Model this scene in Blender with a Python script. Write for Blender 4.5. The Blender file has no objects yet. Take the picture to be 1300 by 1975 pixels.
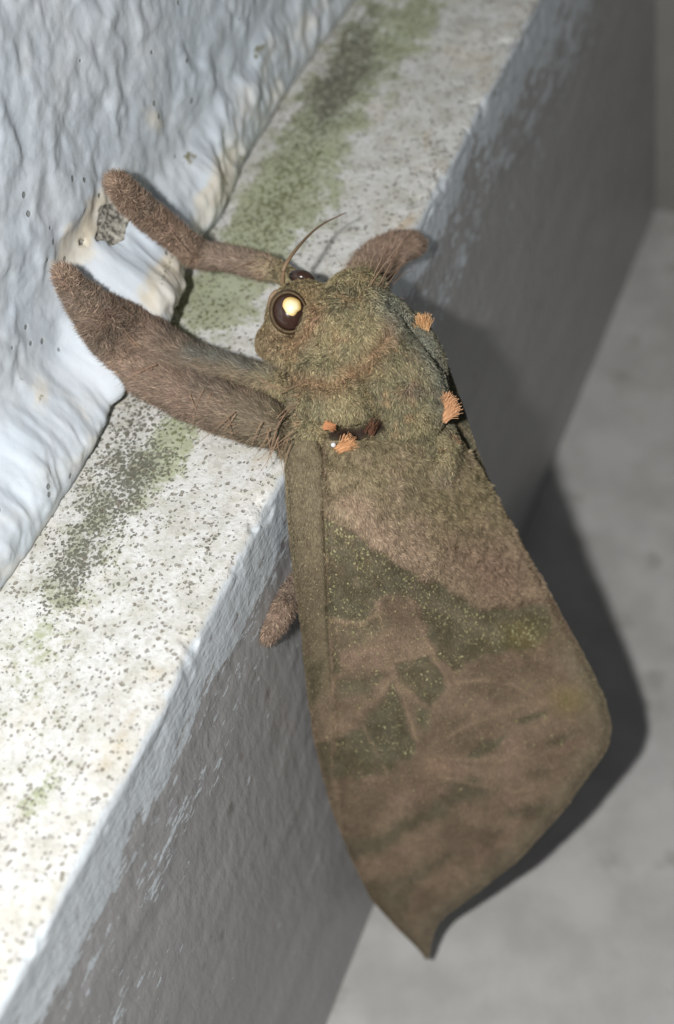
import bpy, bmesh, math, random
import numpy as np
from mathutils import Matrix, Vector

# ------------------------------------------------------------------ camera
# World axes: X = out of the plinth face, Y = along the ledge, Z = up. Metres.
# Origin = a point on the front edge of the ledge beside the moth.
FPX, CX, CY = 3000.0, 650.0, 987.5                 # focal length / centre in photograph pixels
_d = np.array([1990.0, 3987.5, -FPX]); _d /= np.linalg.norm(_d)
_p = np.array([0, 0, 1.0]) - _d * _d[2]; _p /= np.linalg.norm(_p)
_q = np.cross(_d, _p); _a = math.radians(25)
_h = math.sin(_a) * _p + math.cos(_a) * _q
_n = math.cos(_a) * _p - math.sin(_a) * _q
M = np.stack([_h, _d, _n], 1)                      # world -> camera axes
CAM = -M.T @ (np.array([(555 - CX) / FPX, (CY - 905) / FPX, -1.0]) * 0.15)

scene = bpy.context.scene
C = scene.collection
cam_data = bpy.data.cameras.new('camera')
cam = bpy.data.objects.new('camera', cam_data); C.objects.link(cam)
mw = Matrix([list(M.T[i]) + [CAM[i]] for i in range(3)] + [[0, 0, 0, 1]])
cam.matrix_world = mw
cam_data.sensor_fit = 'VERTICAL'; cam_data.sensor_height = 36.0
cam_data.lens = 36.0 * FPX / 1975.0
cam_data.clip_start = 0.005; cam_data.clip_end = 20.0
cam_data.dof.use_dof = True
cam_data.dof.focus_distance = 0.1475
cam_data.dof.aperture_fstop = 24.0
scene.camera = cam

# ------------------------------------------------------------------ light: night, one phone flash beside the lens
world = bpy.data.worlds.new('World'); scene.world = world; world.use_nodes = True
bg = world.node_tree.nodes['Background']
bg.inputs['Color'].default_value = (0.80, 0.90, 1.0, 1); bg.inputs['Strength'].default_value = 0.055
fl = bpy.data.lights.new('camera_flash', 'POINT')
fl.energy = 1.06; fl.shadow_soft_size = 0.0025; fl.color = (1.0, 0.985, 0.96)
flo = bpy.data.objects.new('camera_flash', fl); C.objects.link(flo)
flo.location = Vector(CAM + M.T @ np.array([-0.0228, 0.004, 0.004]))
scene.view_settings.view_transform = 'Standard'; scene.view_settings.look = 'None'
scene.view_settings.exposure = 0.0; scene.view_settings.gamma = 1.0
scene.view_settings.use_curve_mapping = False
scene.render.engine = 'CYCLES'

LEDGE_W, PLINTH_H, END_Y = 0.0235, 0.080, 0.139
rng = np.random.default_rng(11); random.seed(7)

# ------------------------------------------------------------------ helpers
def ray(px, py):
    px = np.asarray(px, float); py = np.asarray(py, float)
    return np.stack([(px - CX) / FPX, (CY - py) / FPX, -np.ones_like(px)], -1) @ M
def at(px, py, t):                                  # point at distance t along the sight line of a sketch position
    return CAM + ray(px, py) * np.asarray(t, float)[..., None]
def proj(P):
    c = (np.asarray(P) - CAM) @ M.T
    return CX + FPX * c[..., 0] / -c[..., 2], CY - FPX * c[..., 1] / -c[..., 2]
def tplane(px, py, ax, val):
    r = ray(px, py)[..., ax]; return (val - CAM[ax]) / r
def tsurf(px, py):
    tw = tplane(px, py, 0, -0.0215); tl = tplane(px, py, 2, 0.0); tf = tplane(px, py, 0, 0.0)
    tw = np.where(tw < 0, 9, tw)
    return np.minimum(tw, np.maximum(tl, tf))

def smooth(a, b, x):
    t = np.clip((x - a) / (b - a), 0, 1); return t * t * (3 - 2 * t)

def _hash(ix, iy, iz, seed):
    n = (ix * 374761393 + iy * 668265263 + iz * 2147483647 + seed * 1274126177) & 0xFFFFFFFF
    n = ((n ^ (n >> 13)) * 1274126177) & 0xFFFFFFFF
    n = ((n ^ (n >> 16)) * 2246822519) & 0xFFFFFFFF
    return ((n ^ (n >> 15)) & 0xFFFFFF) / float(0xFFFFFF)
def noise(P, scale=1.0, seed=0):                    # value noise, -1..1
    P = np.asarray(P, float) * scale
    if P.shape[-1] == 2: P = np.concatenate([P, np.zeros(P.shape[:-1] + (1,))], -1)
    i = np.floor(P).astype(np.int64); f = P - i; f = f * f * f * (f * (f * 6 - 15) + 10)
    r = 0
    for dx in (0, 1):
        for dy in (0, 1):
            for dz in (0, 1):
                w = (f[..., 0] if dx else 1 - f[..., 0]) * (f[..., 1] if dy else 1 - f[..., 1]) * (f[..., 2] if dz else 1 - f[..., 2])
                r = r + w * _hash(i[..., 0] + dx, i[..., 1] + dy, i[..., 2] + dz, seed)
    return r * 2 - 1
def fbm(P, scale=1.0, seed=0, oct=4, gain=0.5):
    r, a, s = 0, 1.0, 0.0
    for k in range(oct):
        r = r + a * noise(P, scale * 2.03 ** k, seed + 17 * k); s += a; a *= gain
    return r / s

def lin(*c):                                        # sRGB 0-255 -> linear
    c = np.array(c, float) / 255
    return np.where(c <= 0.04045, c / 12.92, ((c + 0.055) / 1.055) ** 2.4)

def segdist(x, y, poly):
    best = np.full(np.shape(x), 1e9)
    for (ax, ay), (bx, by) in zip(poly[:-1], poly[1:]):
        vx, vy = bx - ax, by - ay
        t = np.clip(((x - ax) * vx + (y - ay) * vy) / (vx * vx + vy * vy + 1e-9), 0, 1)
        best = np.minimum(best, np.hypot(x - ax - t * vx, y - ay - t * vy))
    return best
def polymask(x, y, poly, soft):                     # soft-edged polygon
    inside = np.zeros(np.shape(x), bool); n = len(poly)
    for k in range(n):
        x1, y1 = poly[k]; x2, y2 = poly[(k + 1) % n]
        c = ((y1 > y) != (y2 > y)) & (x < (x2 - x1) * (y - y1) / (y2 - y1 + 1e-9) + x1)
        inside ^= c
    dd = segdist(x, y, poly + [poly[0]])
    return smooth(-soft, soft, np.where(inside, dd, -dd))
def blob(x, y, cx, cy, ra, rb, ang=0):              # soft ellipse, 1 at the centre
    c, s = math.cos(math.radians(ang)), math.sin(math.radians(ang))
    u = ((x - cx) * c + (y - cy) * s) / ra; v = (-(x - cx) * s + (y - cy) * c) / rb
    return np.exp(-(u * u + v * v))
def mix(a, b, m): return a + (b - a) * np.asarray(m)[..., None]

def grid_mesh(name, P, mat, attrs=None, parent=None, flip=False):
    nu, nv = P.shape[:2]
    idx = np.arange(nu * nv).reshape(nu, nv)
    q = np.stack([idx[:-1, :-1], idx[1:, :-1], idx[1:, 1:], idx[:-1, 1:]], -1).reshape(-1, 4)
    if flip: q = q[:, ::-1]
    return raw_mesh(name, P.reshape(-1, 3), q, mat, {k: v.reshape(-1, v.shape[-1]) for k, v in (attrs or {}).items()}, parent)
def raw_mesh(name, V, F, mat, attrs=None, parent=None, shade=True):
    me = bpy.data.meshes.new(name)
    nf, k = F.shape
    me.vertices.add(len(V)); me.vertices.foreach_set('co', np.asarray(V, np.float32).ravel())
    me.loops.add(nf * k); me.loops.foreach_set('vertex_index', np.ascontiguousarray(F, np.int32).ravel())
    me.polygons.add(nf); me.polygons.foreach_set('loop_start', np.arange(0, nf * k, k, dtype=np.int32))
    me.polygons.foreach_set('use_smooth', np.full(nf, shade))
    me.update(calc_edges=True); me.validate()
    for nme, arr in (attrs or {}).items():
        a = me.attributes.new(nme, 'FLOAT_COLOR', 'POINT')
        if arr.shape[-1] == 3: arr = np.concatenate([arr, np.ones((len(arr), 1))], -1)
        a.data.foreach_set('color', np.asarray(arr, np.float32).ravel())
    me.materials.append(mat)
    o = bpy.data.objects.new(name, me); C.objects.link(o)
    if parent: o.parent = parent
    return o

class NT:                                            # tiny node helper
    def __init__(s, name):
        s.m = bpy.data.materials.new(name); s.m.use_nodes = True; s.t = s.m.node_tree; s.n = s.t.nodes
        s.b = s.n['Principled BSDF']
    def new(s, typ, **kw):
        nd = s.n.new(typ)
        for k, v in kw.items(): setattr(nd, k, v)
        return nd
    def link(s, a, b): s.t.links.new(a, b)
    def put(s, sock, v):
        if hasattr(v, 'links') or isinstance(v, bpy.types.NodeSocket): s.link(v, sock)
        else: sock.default_value = v
    def attr(s, name):
        return s.new('ShaderNodeAttribute', attribute_name=name)
    def coords(s, sc=(1, 1, 1)):
        g = s.new('ShaderNodeNewGeometry'); v = s.new('ShaderNodeVectorMath', operation='MULTIPLY')
        s.link(g.outputs['Position'], v.inputs[0]); v.inputs[1].default_value = sc; return v.outputs[0]
    def noise(s, vec, scale, detail=4, rough=0.55, out=0):
        nd = s.new('ShaderNodeTexNoise'); s.link(vec, nd.inputs['Vector'])
        nd.inputs['Scale'].default_value = scale; nd.inputs['Detail'].default_value = detail
        nd.inputs['Roughness'].default_value = rough; return nd.outputs[out]
    def voro(s, vec, scale, feature='F1', out='Distance', rnd=1.0):
        nd = s.new('ShaderNodeTexVoronoi', feature=feature); s.link(vec, nd.inputs['Vector'])
        nd.inputs['Scale'].default_value = scale; nd.inputs['Randomness'].default_value = rnd
        return nd.outputs[out]
    def math(s, op, a, b=0.0, c=None):
        nd = s.new('ShaderNodeMath', operation=op); s.put(nd.inputs[0], a); s.put(nd.inputs[1], b)
        if c is not None: s.put(nd.inputs[2], c)
        return nd.outputs[0]
    def ramp(s, v, a, b, lo=0.0, hi=1.0):
        nd = s.new('ShaderNodeMapRange', interpolation_type='SMOOTHSTEP'); s.put(nd.inputs['Value'], v)
        s.put(nd.inputs['From Min'], a); s.put(nd.inputs['From Max'], b)
        s.put(nd.inputs['To Min'], lo); s.put(nd.inputs['To Max'], hi); return nd.outputs['Result']
    def mix(s, f, a, b):
        nd = s.new('ShaderNodeMix', data_type='RGBA'); s.put(nd.inputs[0], f)
        for k, v in ((6, a), (7, b)):
            if isinstance(v, (tuple, list, np.ndarray)): nd.inputs[k].default_value = tuple(v)[:3] + (1.0,)
            else: s.link(v, nd.inputs[k])
        return nd.outputs[2]
    def sep(s, col):
        nd = s.new('ShaderNodeSeparateColor'); s.link(col, nd.inputs[0]); return nd.outputs
    def bump(s, h, dist, strength=1.0, prev=None):
        nd = s.new('ShaderNodeBump'); s.link(h, nd.inputs['Height']); nd.inputs['Distance'].default_value = dist
        nd.inputs['Strength'].default_value = strength
        if prev is not None: s.link(prev, nd.inputs['Normal'])
        return nd.outputs[0]
    def done(s, color, rough, normal=None, spec=0.3):
        s.put(s.b.inputs['Base Color'], color if not isinstance(color, (tuple, np.ndarray)) else tuple(color)[:3] + (1.0,))
        s.put(s.b.inputs['Roughness'], rough); s.b.inputs['Specular IOR Level'].default_value = spec
        if normal is not None: s.link(normal, s.b.inputs['Normal'])
        return s.m

# ------------------------------------------------------------------ materials of the setting
def mat_wall():
    k = NT('painted_stucco'); p = k.coords(); m = k.sep(k.attr('mask').outputs['Color'])
    n1 = k.noise(p, 260, 5); n2 = k.noise(p, 1900, 4); n3 = k.noise(p, 90, 3)
    paint = k.mix(k.ramp(n3, .3, .7), (.665, .745, .825), (.745, .80, .86))
    paint = k.mix(k.ramp(n1, .55, .8, 0, .5), paint, (.84, .855, .86))
    cream = k.mix(k.ramp(n1, .35, .65), (.78, .71, .58), (.87, .85, .79))
    c = k.mix(k.ramp(k.math('ADD', m[0], k.math('MULTIPLY', k.math('SUBTRACT', n1, .5), .9)), .32, .68), paint, cream)
    algae = k.mix(n1, (.16, .17, .07), (.36, .33, .22))
    c = k.mix(k.ramp(k.math('ADD', m[1], k.math('MULTIPLY', k.math('SUBTRACT', n2, .5), 1.0)), .4, .75), c, algae)
    conc = k.mix(k.ramp(n2, .38, .62), (.13, .125, .11), (.50, .48, .42))
    c = k.mix(k.ramp(k.math('ADD', m[2], k.math('MULTIPLY', k.math('SUBTRACT', n1, .5), .25)), .45, .55), c, conc)
    pit = k.voro(p, 620); pr = k.voro(p, 620, out='Color')
    prs = k.sep(pr)[0]
    pm = k.math('MULTIPLY', k.ramp(pit, .13, .22, 1, 0), k.math('GREATER_THAN', prs, k.math('SUBTRACT', .965, k.math('MULTIPLY', m[0], .34))))
    c = k.mix(k.math('MULTIPLY', pm, .75), c, (.20, .21, .19))
    h = k.math('ADD', n1, k.math('MULTIPLY', n2, .35))
    b = k.bump(h, .00016, .5)
    b = k.bump(k.math('MULTIPLY', pm, -1.0), .00015, .7, b)
    return k.done(c, .5, b, .35)

def mat_ledge():
    k = NT('weathered_ledge'); p = k.coords(); m = k.sep(k.attr('mask').outputs['Color']); m2 = k.sep(k.attr('mask2').outputs['Color'])
    n1 = k.noise(p, 330, 6, .6); n2 = k.noise(p, 1700, 5, .65); n3 = k.noise(p, 100, 4); n4 = k.noise(p, 2600, 2)
    # top: lime-white with cream bloom
    c = k.mix(k.ramp(n1, .38, .64), (.79, .79, .775), (.64, .63, .575))
    c = k.mix(k.ramp(n2, .45, .68, 0, .6), c, (.52, .50, .43))
    c = k.mix(k.ramp(n3, .5, .75, 0, .55), c, (.76, .69, .56))
    c = k.mix(k.ramp(k.math('ADD', m[2], k.math('MULTIPLY', k.math('SUBTRACT', n1, .5), .9)), .35, .8, 0, .85), c, (.64, .50, .35))
    def flecks(scale, mask, lo, hi):
        wv = k.new('ShaderNodeVectorMath', operation='ADD'); k.link(p, wv.inputs[0])
        ns = k.new('ShaderNodeTexNoise'); k.link(p, ns.inputs['Vector']); ns.inputs['Scale'].default_value = scale * .9; ns.inputs['Detail'].default_value = 3
        sc = k.new('ShaderNodeVectorMath', operation='SCALE'); k.link(ns.outputs[1], sc.inputs[0]); sc.inputs['Scale'].default_value = 1.6 / scale
        k.link(sc.outputs[0], wv.inputs[1])
        v = k.voro(wv.outputs[0], scale); rr = k.sep(k.voro(wv.outputs[0], scale, out='Color'))
        on = k.math('LESS_THAN', rr[2], mask)
        size = k.math('ADD', k.math('MULTIPLY', mask, .32), .25)
        return k.math('MULTIPLY', on, k.ramp(k.math('SUBTRACT', v, size), -.10, .06, hi, lo))
    # green bloom
    g = k.math('ADD', m[1], k.math('MULTIPLY', k.math('SUBTRACT', n1, .5), 1.25))
    g = k.math('ADD', g, k.math('MULTIPLY', k.math('SUBTRACT', n2, .5), .9))
    c = k.mix(k.ramp(g, .30, .62, 0, .75), c, k.mix(n3, (.45, .52, .32), (.36, .37, .20)))
    c = k.mix(flecks(2100, k.math('MULTIPLY', k.math('ADD', g, -.12), .8), 0, .85), c, k.mix(n2, (.10, .125, .045), (.24, .25, .12)))
    # grey mould made of small flecks
    d = k.math('ADD', m[0], k.math('MULTIPLY', k.math('SUBTRACT', n2, .5), 1.7))
    d = k.math('ADD', d, k.math('MULTIPLY', k.math('SUBTRACT', n1, .5), .5))
    c = k.mix(k.ramp(d, .35, 1.3, 0, .6), c, (.30, .295, .24))
    dm = k.math('ADD', m[0], k.math('MULTIPLY', k.math('SUBTRACT', n1, .5), .9))
    c = k.mix(k.math('MAXIMUM', flecks(2700, dm, 0, .92), flecks(1500, k.math('MULTIPLY', dm, .55), 0, .9)), c, k.mix(n4, (.085, .085, .06), (.21, .205, .165)))
    # pits
    def pits(scale, thr, r0, r1):
        wv = k.new('ShaderNodeVectorMath', operation='ADD'); k.link(p, wv.inputs[0])
        ns = k.new('ShaderNodeTexNoise'); k.link(p, ns.inputs['Vector']); ns.inputs['Scale'].default_value = scale * 1.3
        sc = k.new('ShaderNodeVectorMath', operation='SCALE'); k.link(ns.outputs[1], sc.inputs[0]); sc.inputs['Scale'].default_value = 1.1 / scale
        k.link(sc.outputs[0], wv.inputs[1])
        v = k.voro(wv.outputs[0], scale); r = k.sep(k.voro(wv.outputs[0], scale, out='Color'))
        rr = k.ramp(r[0], thr, 1.0, .0, 1.0)
        return k.ramp(k.math('SUBTRACT', v, k.math('MULTIPLY', rr, r1)), r0 - .06, r0 + .04, 1, 0), r
    p1, r1 = pits(2300, .52, .05, .42); p2, r2 = pits(1300, .74, .04, .26)
    top = k.math('SUBTRACT', 1.0, m2[0])
    pm = k.math('MAXIMUM', p1, p2); pm = k.math('MULTIPLY', pm, k.math('MULTIPLY', top, .8))
    pc = k.mix(r1[1], (.20, .16, .11), (.33, .32, .27))
    c = k.mix(pm, c, pc)
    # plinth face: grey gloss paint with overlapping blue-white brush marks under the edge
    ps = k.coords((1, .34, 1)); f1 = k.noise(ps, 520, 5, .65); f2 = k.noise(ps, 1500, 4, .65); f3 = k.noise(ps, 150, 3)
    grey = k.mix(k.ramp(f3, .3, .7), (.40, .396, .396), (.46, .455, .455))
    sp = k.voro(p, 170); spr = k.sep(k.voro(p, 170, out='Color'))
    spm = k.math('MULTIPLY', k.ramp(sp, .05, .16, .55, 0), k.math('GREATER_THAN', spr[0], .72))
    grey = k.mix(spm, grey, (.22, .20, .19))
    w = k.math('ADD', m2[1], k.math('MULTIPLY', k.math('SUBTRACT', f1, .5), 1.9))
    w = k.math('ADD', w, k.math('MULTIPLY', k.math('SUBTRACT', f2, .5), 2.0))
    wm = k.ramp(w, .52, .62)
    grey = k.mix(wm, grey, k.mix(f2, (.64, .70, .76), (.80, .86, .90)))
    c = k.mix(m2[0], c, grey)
    # relief
    ht = k.math('ADD', k.math('MULTIPLY', n1, .6), k.math('MULTIPLY', n2, .5))
    ht = k.math('SUBTRACT', ht, k.math('MULTIPLY', pm, .7))
    b1 = k.bump(ht, .00034, .9)
    pz = k.coords((1, .8, .45)); fb = k.noise(pz, 850, 3, .5); fb2 = k.noise(ps, 2200, 2)
    hf = k.math('ADD', k.math('ADD', fb, k.math('MULTIPLY', wm, .30)), k.math('MULTIPLY', fb2, k.math('MULTIPLY', m2[1], .5)))
    b2 = k.bump(hf, .00030, .7)
    nm = k.new('ShaderNodeMix', data_type='VECTOR'); k.link(m2[0], nm.inputs[0]); k.link(b1, nm.inputs[4]); k.link(b2, nm.inputs[5])
    return k.done(c, k.ramp(m2[0], 0, 1, .75, .42), nm.outputs[1], .3)

def mat_floor():
    k = NT('speckled_floor_tile'); p = k.coords(); n1 = k.noise(p, 120, 5); n2 = k.noise(p, 420, 4); n3 = k.noise(p, 40, 3)
    c = k.mix(k.ramp(n1, .3, .7), (.52, .515, .50), (.64, .64, .625))
    c = k.mix(k.ramp(n3, .4, .7, 0, .4), c, (.60, .60, .60))
    v = k.voro(p, 140); r = k.sep(k.voro(p, 140, out='Color'))
    sm = k.math('MULTIPLY', k.ramp(k.math('ADD', v, k.math('MULTIPLY', k.math('SUBTRACT', n2, .5), .7)), .02, .34, .42, 0), k.math('GREATER_THAN', r[0], .55))
    c = k.mix(sm, c, k.mix(r[1], (.25, .22, .17), (.30, .31, .29)))
    return k.done(c, .45, k.bump(n2, .0001, .4), .3)

def mat_grey_wall():
    k = NT('grey_painted_wall'); p = k.coords(); n1 = k.noise(p, 120, 4); n2 = k.noise(p, 700, 3)
    return k.done(k.mix(n1, (.27, .265, .25), (.33, .325, .31)), .5, k.bump(n2, .0002, .4), .3)

def struct(o, label, cat):
    o['kind'] = 'structure'; o['label'] = label; o['category'] = cat; return o

# ------------------------------------------------------------------ ledge and plinth face (one swept, weathered block)
def build_ledge():
    ys = np.arange(-0.075, END_Y, 0.00032)
    r = 0.0009
    top = np.arange(-0.031, -r, 0.00030)
    arc = np.linspace(0, math.pi / 2, 7)
    fz = -r - np.cumsum(np.linspace(0.0002, 0.0007, 176)); fz = fz[fz > -PLINTH_H]
    prof = [(x, 0.0, 0.0) for x in top] + [(-r + r * math.sin(a), -r + r * math.cos(a), a / (math.pi / 2)) for a in arc] + [(0.0, z, 1.0) for z in fz] + [(0.0, -PLINTH_H - 0.001, 1.0)]
    prof = np.array(prof)
    U, Y = np.meshgrid(np.arange(len(prof)), ys, indexing='ij')
    X = prof[U, 0]; Z = prof[U, 1]; F = prof[U, 2]
    P = np.stack([X, Y, Z], -1)
    # relief: uneven top, wavy and chipped front edge, roller ripples on the face
    e = fbm(np.stack([Y, Y * 0], -1), 70, 3, 4) * 0.00035
    edge = np.exp(-(np.hypot(X, Z) / 0.0022) ** 2)
    chip = smooth(.25, .6, fbm(P, 420, 9, 3)) * 0.00035
    dz = fbm(P, 180, 5, 5) * 0.00022 + fbm(P, 45, 6, 2) * 0.0003
    dx = fbm(P * np.array([1, .5, 1]), 260, 8, 3) * 0.00012
    P[..., 2] += (1 - F) * dz * (1 - .5 * edge) - edge * chip
    P[..., 0] += F * (dx + e * np.exp(Z / 0.006)) + (1 - F) * e * edge - edge * chip
    px, py = proj(P)
    wob = fbm(np.stack([px, py], -1), 1 / 60., 21, 4)
    wx, wy = px + wob * 26, py + fbm(np.stack([px, py], -1), 1 / 60., 22, 4) * 26
    A = -61                                           # direction of the ledge in the sketch
    mould = .95 * blob(wx, wy, 185, 1015, 170, 62, A) + .75 * blob(wx, wy, 285, 905, 85, 48, A) + .9 * blob(wx, wy, 680, 130, 120, 52, A) \
        + .55 * blob(wx, wy, 620, 235, 110, 45, A) + .45 * blob(wx, wy, 395, 1080, 65, 26, A) + .5 * blob(wx, wy, 130, 1130, 70, 45, A) \
        + .6 * blob(wx, wy, 270, 790, 110, 30, A) + .35 * blob(wx, wy, 90, 1520, 50, 26, A) + .5 * blob(wx, wy, 125, 1620, 15, 11) + .5 * blob(wx, wy, 825, 285, 22, 12, A)
    mould += .22 * np.exp(-((X + 0.0215) / 0.0022) ** 2)
    green = .8 * blob(wx, wy, 590, 340, 150, 78, A) + .75 * blob(wx, wy, 500, 420, 110, 60, A) + .6 * blob(wx, wy, 450, 570, 120, 80, A) + .55 * blob(wx, wy, 355, 600, 80, 60, A) \
        + .8 * blob(wx, wy, 335, 850, 95, 40, A) + .6 * blob(wx, wy, 690, 110, 200, 85, A) + .5 * blob(wx, wy, 810, 45, 110, 45, A) + .55 * blob(wx, wy, 90, 1520, 75, 36, A) \
        + .45 * blob(wx, wy, 200, 1020, 210, 85, A) + .32 * blob(wx, wy, 60, 1250, 130, 60, A) + .25 * blob(wx, wy, 40, 1420, 120, 60, A)
    rust = .42 * np.exp(-((X + 0.0022) / 0.0018) ** 2) * smooth(-.1, .5, fbm(np.stack([Y, X], -1), 90, 31, 3)) + .5 * blob(wx, wy, 500, 900, 70, 38, A) \
        + .6 * blob(wx, wy, 825, 275, 45, 18, A) + .4 * blob(wx, wy, 790, 420, 50, 16, A) + .35 * blob(wx, wy, 90, 1510, 90, 45, A) + .35 * blob(wx, wy, 60, 1090, 110, 22, A) \
        + .3 * blob(wx, wy, 150, 1330, 60, 30, A)
    depth = -Z
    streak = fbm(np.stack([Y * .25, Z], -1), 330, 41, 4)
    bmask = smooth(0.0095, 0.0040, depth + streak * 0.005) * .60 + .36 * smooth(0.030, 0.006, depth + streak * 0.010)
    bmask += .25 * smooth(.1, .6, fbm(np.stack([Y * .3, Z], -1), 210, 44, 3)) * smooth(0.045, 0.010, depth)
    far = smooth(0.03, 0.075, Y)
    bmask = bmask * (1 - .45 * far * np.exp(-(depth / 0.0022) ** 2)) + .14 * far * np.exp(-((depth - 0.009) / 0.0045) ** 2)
    F = smooth(.25, .75, F + .35 * fbm(P, 900, 77, 3) * (np.abs(F - .5) < .49))
    zero = np.zeros_like(X)
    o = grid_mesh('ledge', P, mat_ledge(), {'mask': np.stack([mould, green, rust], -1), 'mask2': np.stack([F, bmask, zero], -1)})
    return struct(o, 'mould-stained white concrete ledge with grey painted front face', 'ledge')

# ------------------------------------------------------------------ rough stucco wall with a thick ragged lower lip
LIP = [(-260, 1600), (0, 1140), (60, 1060), (130, 955), (195, 850), (240, 752), (280, 690), (318, 632), (368, 515), (392, 462), (425, 418), (470, 320), (560, 170), (640, 60), (700, -20), (860, -260)]
def build_wall():
    lp = np.array(LIP, float); lz = np.array([.0004, .0004, .0004, .0004, .0012, .0024, .0036, .0046, .0042, .0016, .0009, .0006, .0004, .0004, .0004, .0004])
    t = np.array([float(tplane(a_[0], a_[1], 2, z_)) for a_, z_ in zip(lp, lz)]); lw = at(lp[:, 0], lp[:, 1], t)
    ys = np.arange(-0.060, END_Y, 0.00022); ys = ys[ys < 0.118]
    lx = np.interp(ys, lw[:, 1], lw[:, 0])
    kk = np.hanning(13); kk /= kk.sum(); lx = np.convolve(np.pad(lx, 6, 'edge'), kk, 'valid')
    lx = lx + fbm(np.stack([ys, ys * 0], -1), 420, 51, 3) * 0.00025
    gap = np.interp(ys, lw[:, 1], lz); gap = np.convolve(np.pad(gap, 6, 'edge'), kk, 'valid') * (1 + .25 * fbm(np.stack([ys, ys * 0 + 9], -1), 300, 56, 3)) - .0003
    gap += np.clip(fbm(np.stack([ys, ys * 0 + 3], -1), 160, 55, 3), 0, 1) * 0.0005
    zin = np.array([-1.0, -.6, -.2])                   # inner part of the lip's underside
    zs = np.concatenate([np.linspace(0, .0012, 8)[1:], np.arange(.0014, .052, .00022)])
    nz = len(zin) + 1 + len(zs)
    X = np.zeros((nz, len(ys))); Z = np.zeros_like(X); Y = np.tile(ys, (nz, 1))
    for i, s in enumerate(zin): X[i] = lx + s * 0.009; Z[i] = gap - .00005
    X[3] = lx - .0003; Z[3] = gap
    for j, z in enumerate(zs):
        i = 4 + j
        rnd = .0007 * (1 - np.sqrt(np.clip(1 - (1 - np.clip(z / .0012, 0, 1)) ** 2, 0, 1)))
        X[i] = lx - rnd; Z[i] = gap + z
    P = np.stack([X, Y, Z], -1)
    S = np.stack([Y, Z], -1)
    warp = np.stack([fbm(S, 150, 60, 2), fbm(S, 150, 61, 2)], -1) * .0012
    Sw = S + warp
    up = smooth(.0005, .003, Z)
    crease = .0078 + .0050 * fbm(np.stack([Y, Y * 0], -1), 75, 62, 3) + .003 * smooth(.03, .07, Y)
    wdt = .0012 + .0035 * smooth(.045, .02, Y)
    back = smooth(crease - wdt, crease + wdt, Z)
    wallx = -.0243
    X2 = X * (1 - back) + (wallx + .0006 * fbm(S, 45, 63, 2)) * back
    lump = fbm(Sw * np.array([1, .7]), 380, 64, 2, .38); lump = np.where(lump < -.15, -.15 + (lump + .15) * .35, lump)
    big = fbm(Sw, 160, 65, 3)
    ridge = 1 - np.abs(fbm(Sw * np.array([1, .32]), 300, 66, 4)) * 2
    X2 += up * (back * (lump * .00046 + big * .00045) + (1 - back) * (big * .0008 + ridge * .00050 + lump * .00045)) + fbm(S, 1100, 67, 3) * .00007 * up
    P[..., 0] = X2
    px, py = proj(P)
    wob = fbm(np.stack([px, py], -1), 1 / 38., 71, 4)
    wx, wy = px + wob * 22, py + fbm(np.stack([px, py], -1), 1 / 38., 72, 4) * 22
    peel = polymask(wx, wy, [(188, 455), (196, 405), (225, 378), (262, 385), (258, 420), (238, 448), (212, 470)], 7)
    peel = np.maximum(peel, .9 * polymask(wx, wy, [(140, 452), (158, 452), (160, 470), (142, 470)], 6))
    P[..., 0] -= .0004 * smooth(.3, .8, peel) * up * (1 + .8 * fbm(S, 1500, 73, 2))
    cream = .8 * blob(wx, wy, 195, 400, 80, 40, -55) + .75 * blob(wx, wy, 130, 480, 60, 38, -60) + .5 * blob(wx, wy, 300, 240, 60, 34, 30) + .4 * (1 - back) \
        + .6 * blob(wx, wy, 320, 540, 70, 40, -60) + .45 * blob(wx, wy, 420, 350, 60, 25, -60) + .45 * blob(wx, wy, 75, 760, 60, 30, -70) + .3 * blob(wx, wy, 60, 640, 120, 60, -60)
    alg = .75 * blob(wx, wy, 362, 305, 26, 20) + .6 * blob(wx, wy, 318, 520, 55, 16, -55) + .7 * blob(wx, wy, 505, 100, 30, 13, -60) + .55 * blob(wx, wy, 470, 310, 50, 13, -60) \
        + .5 * blob(wx, wy, 35, 725, 20, 12) + .5 * np.exp(-((Z - gap) / .0005) ** 2) * smooth(-.1, .4, fbm(S, 130, 74, 3)) + .5 * blob(wx, wy, 72, 770, 40, 9, -75)
    o = grid_mesh('wall', P, mat_wall(), {'mask': np.stack([cream, alg, peel], -1)}, flip=True)
    return struct(o, 'rough blue-white painted stucco wall above the ledge', 'wall')

def build_room():
    x = np.linspace(-.001, .30, 60); y = np.linspace(-.25, END_Y, 80)
    X, Y = np.meshgrid(x, y, indexing='ij'); P = np.stack([X, Y, -PLINTH_H + 0 * X], -1)
    struct(grid_mesh('floor', P, mat_floor()), 'pale grey speckled floor at the foot of the plinth', 'floor')
    x = np.linspace(-.04, .30, 40); z = np.linspace(-PLINTH_H - .004, .12, 30)
    X, Z = np.meshgrid(x, z, indexing='ij'); P = np.stack([X, END_Y + .0006 * fbm(np.stack([X, Z], -1), 60, 81, 3), Z], -1)
    struct(grid_mesh('wall_end', P, mat_grey_wall()), 'dim grey wall closing off the far end of the floor', 'wall')

build_ledge(); build_wall(); build_room()

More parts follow.
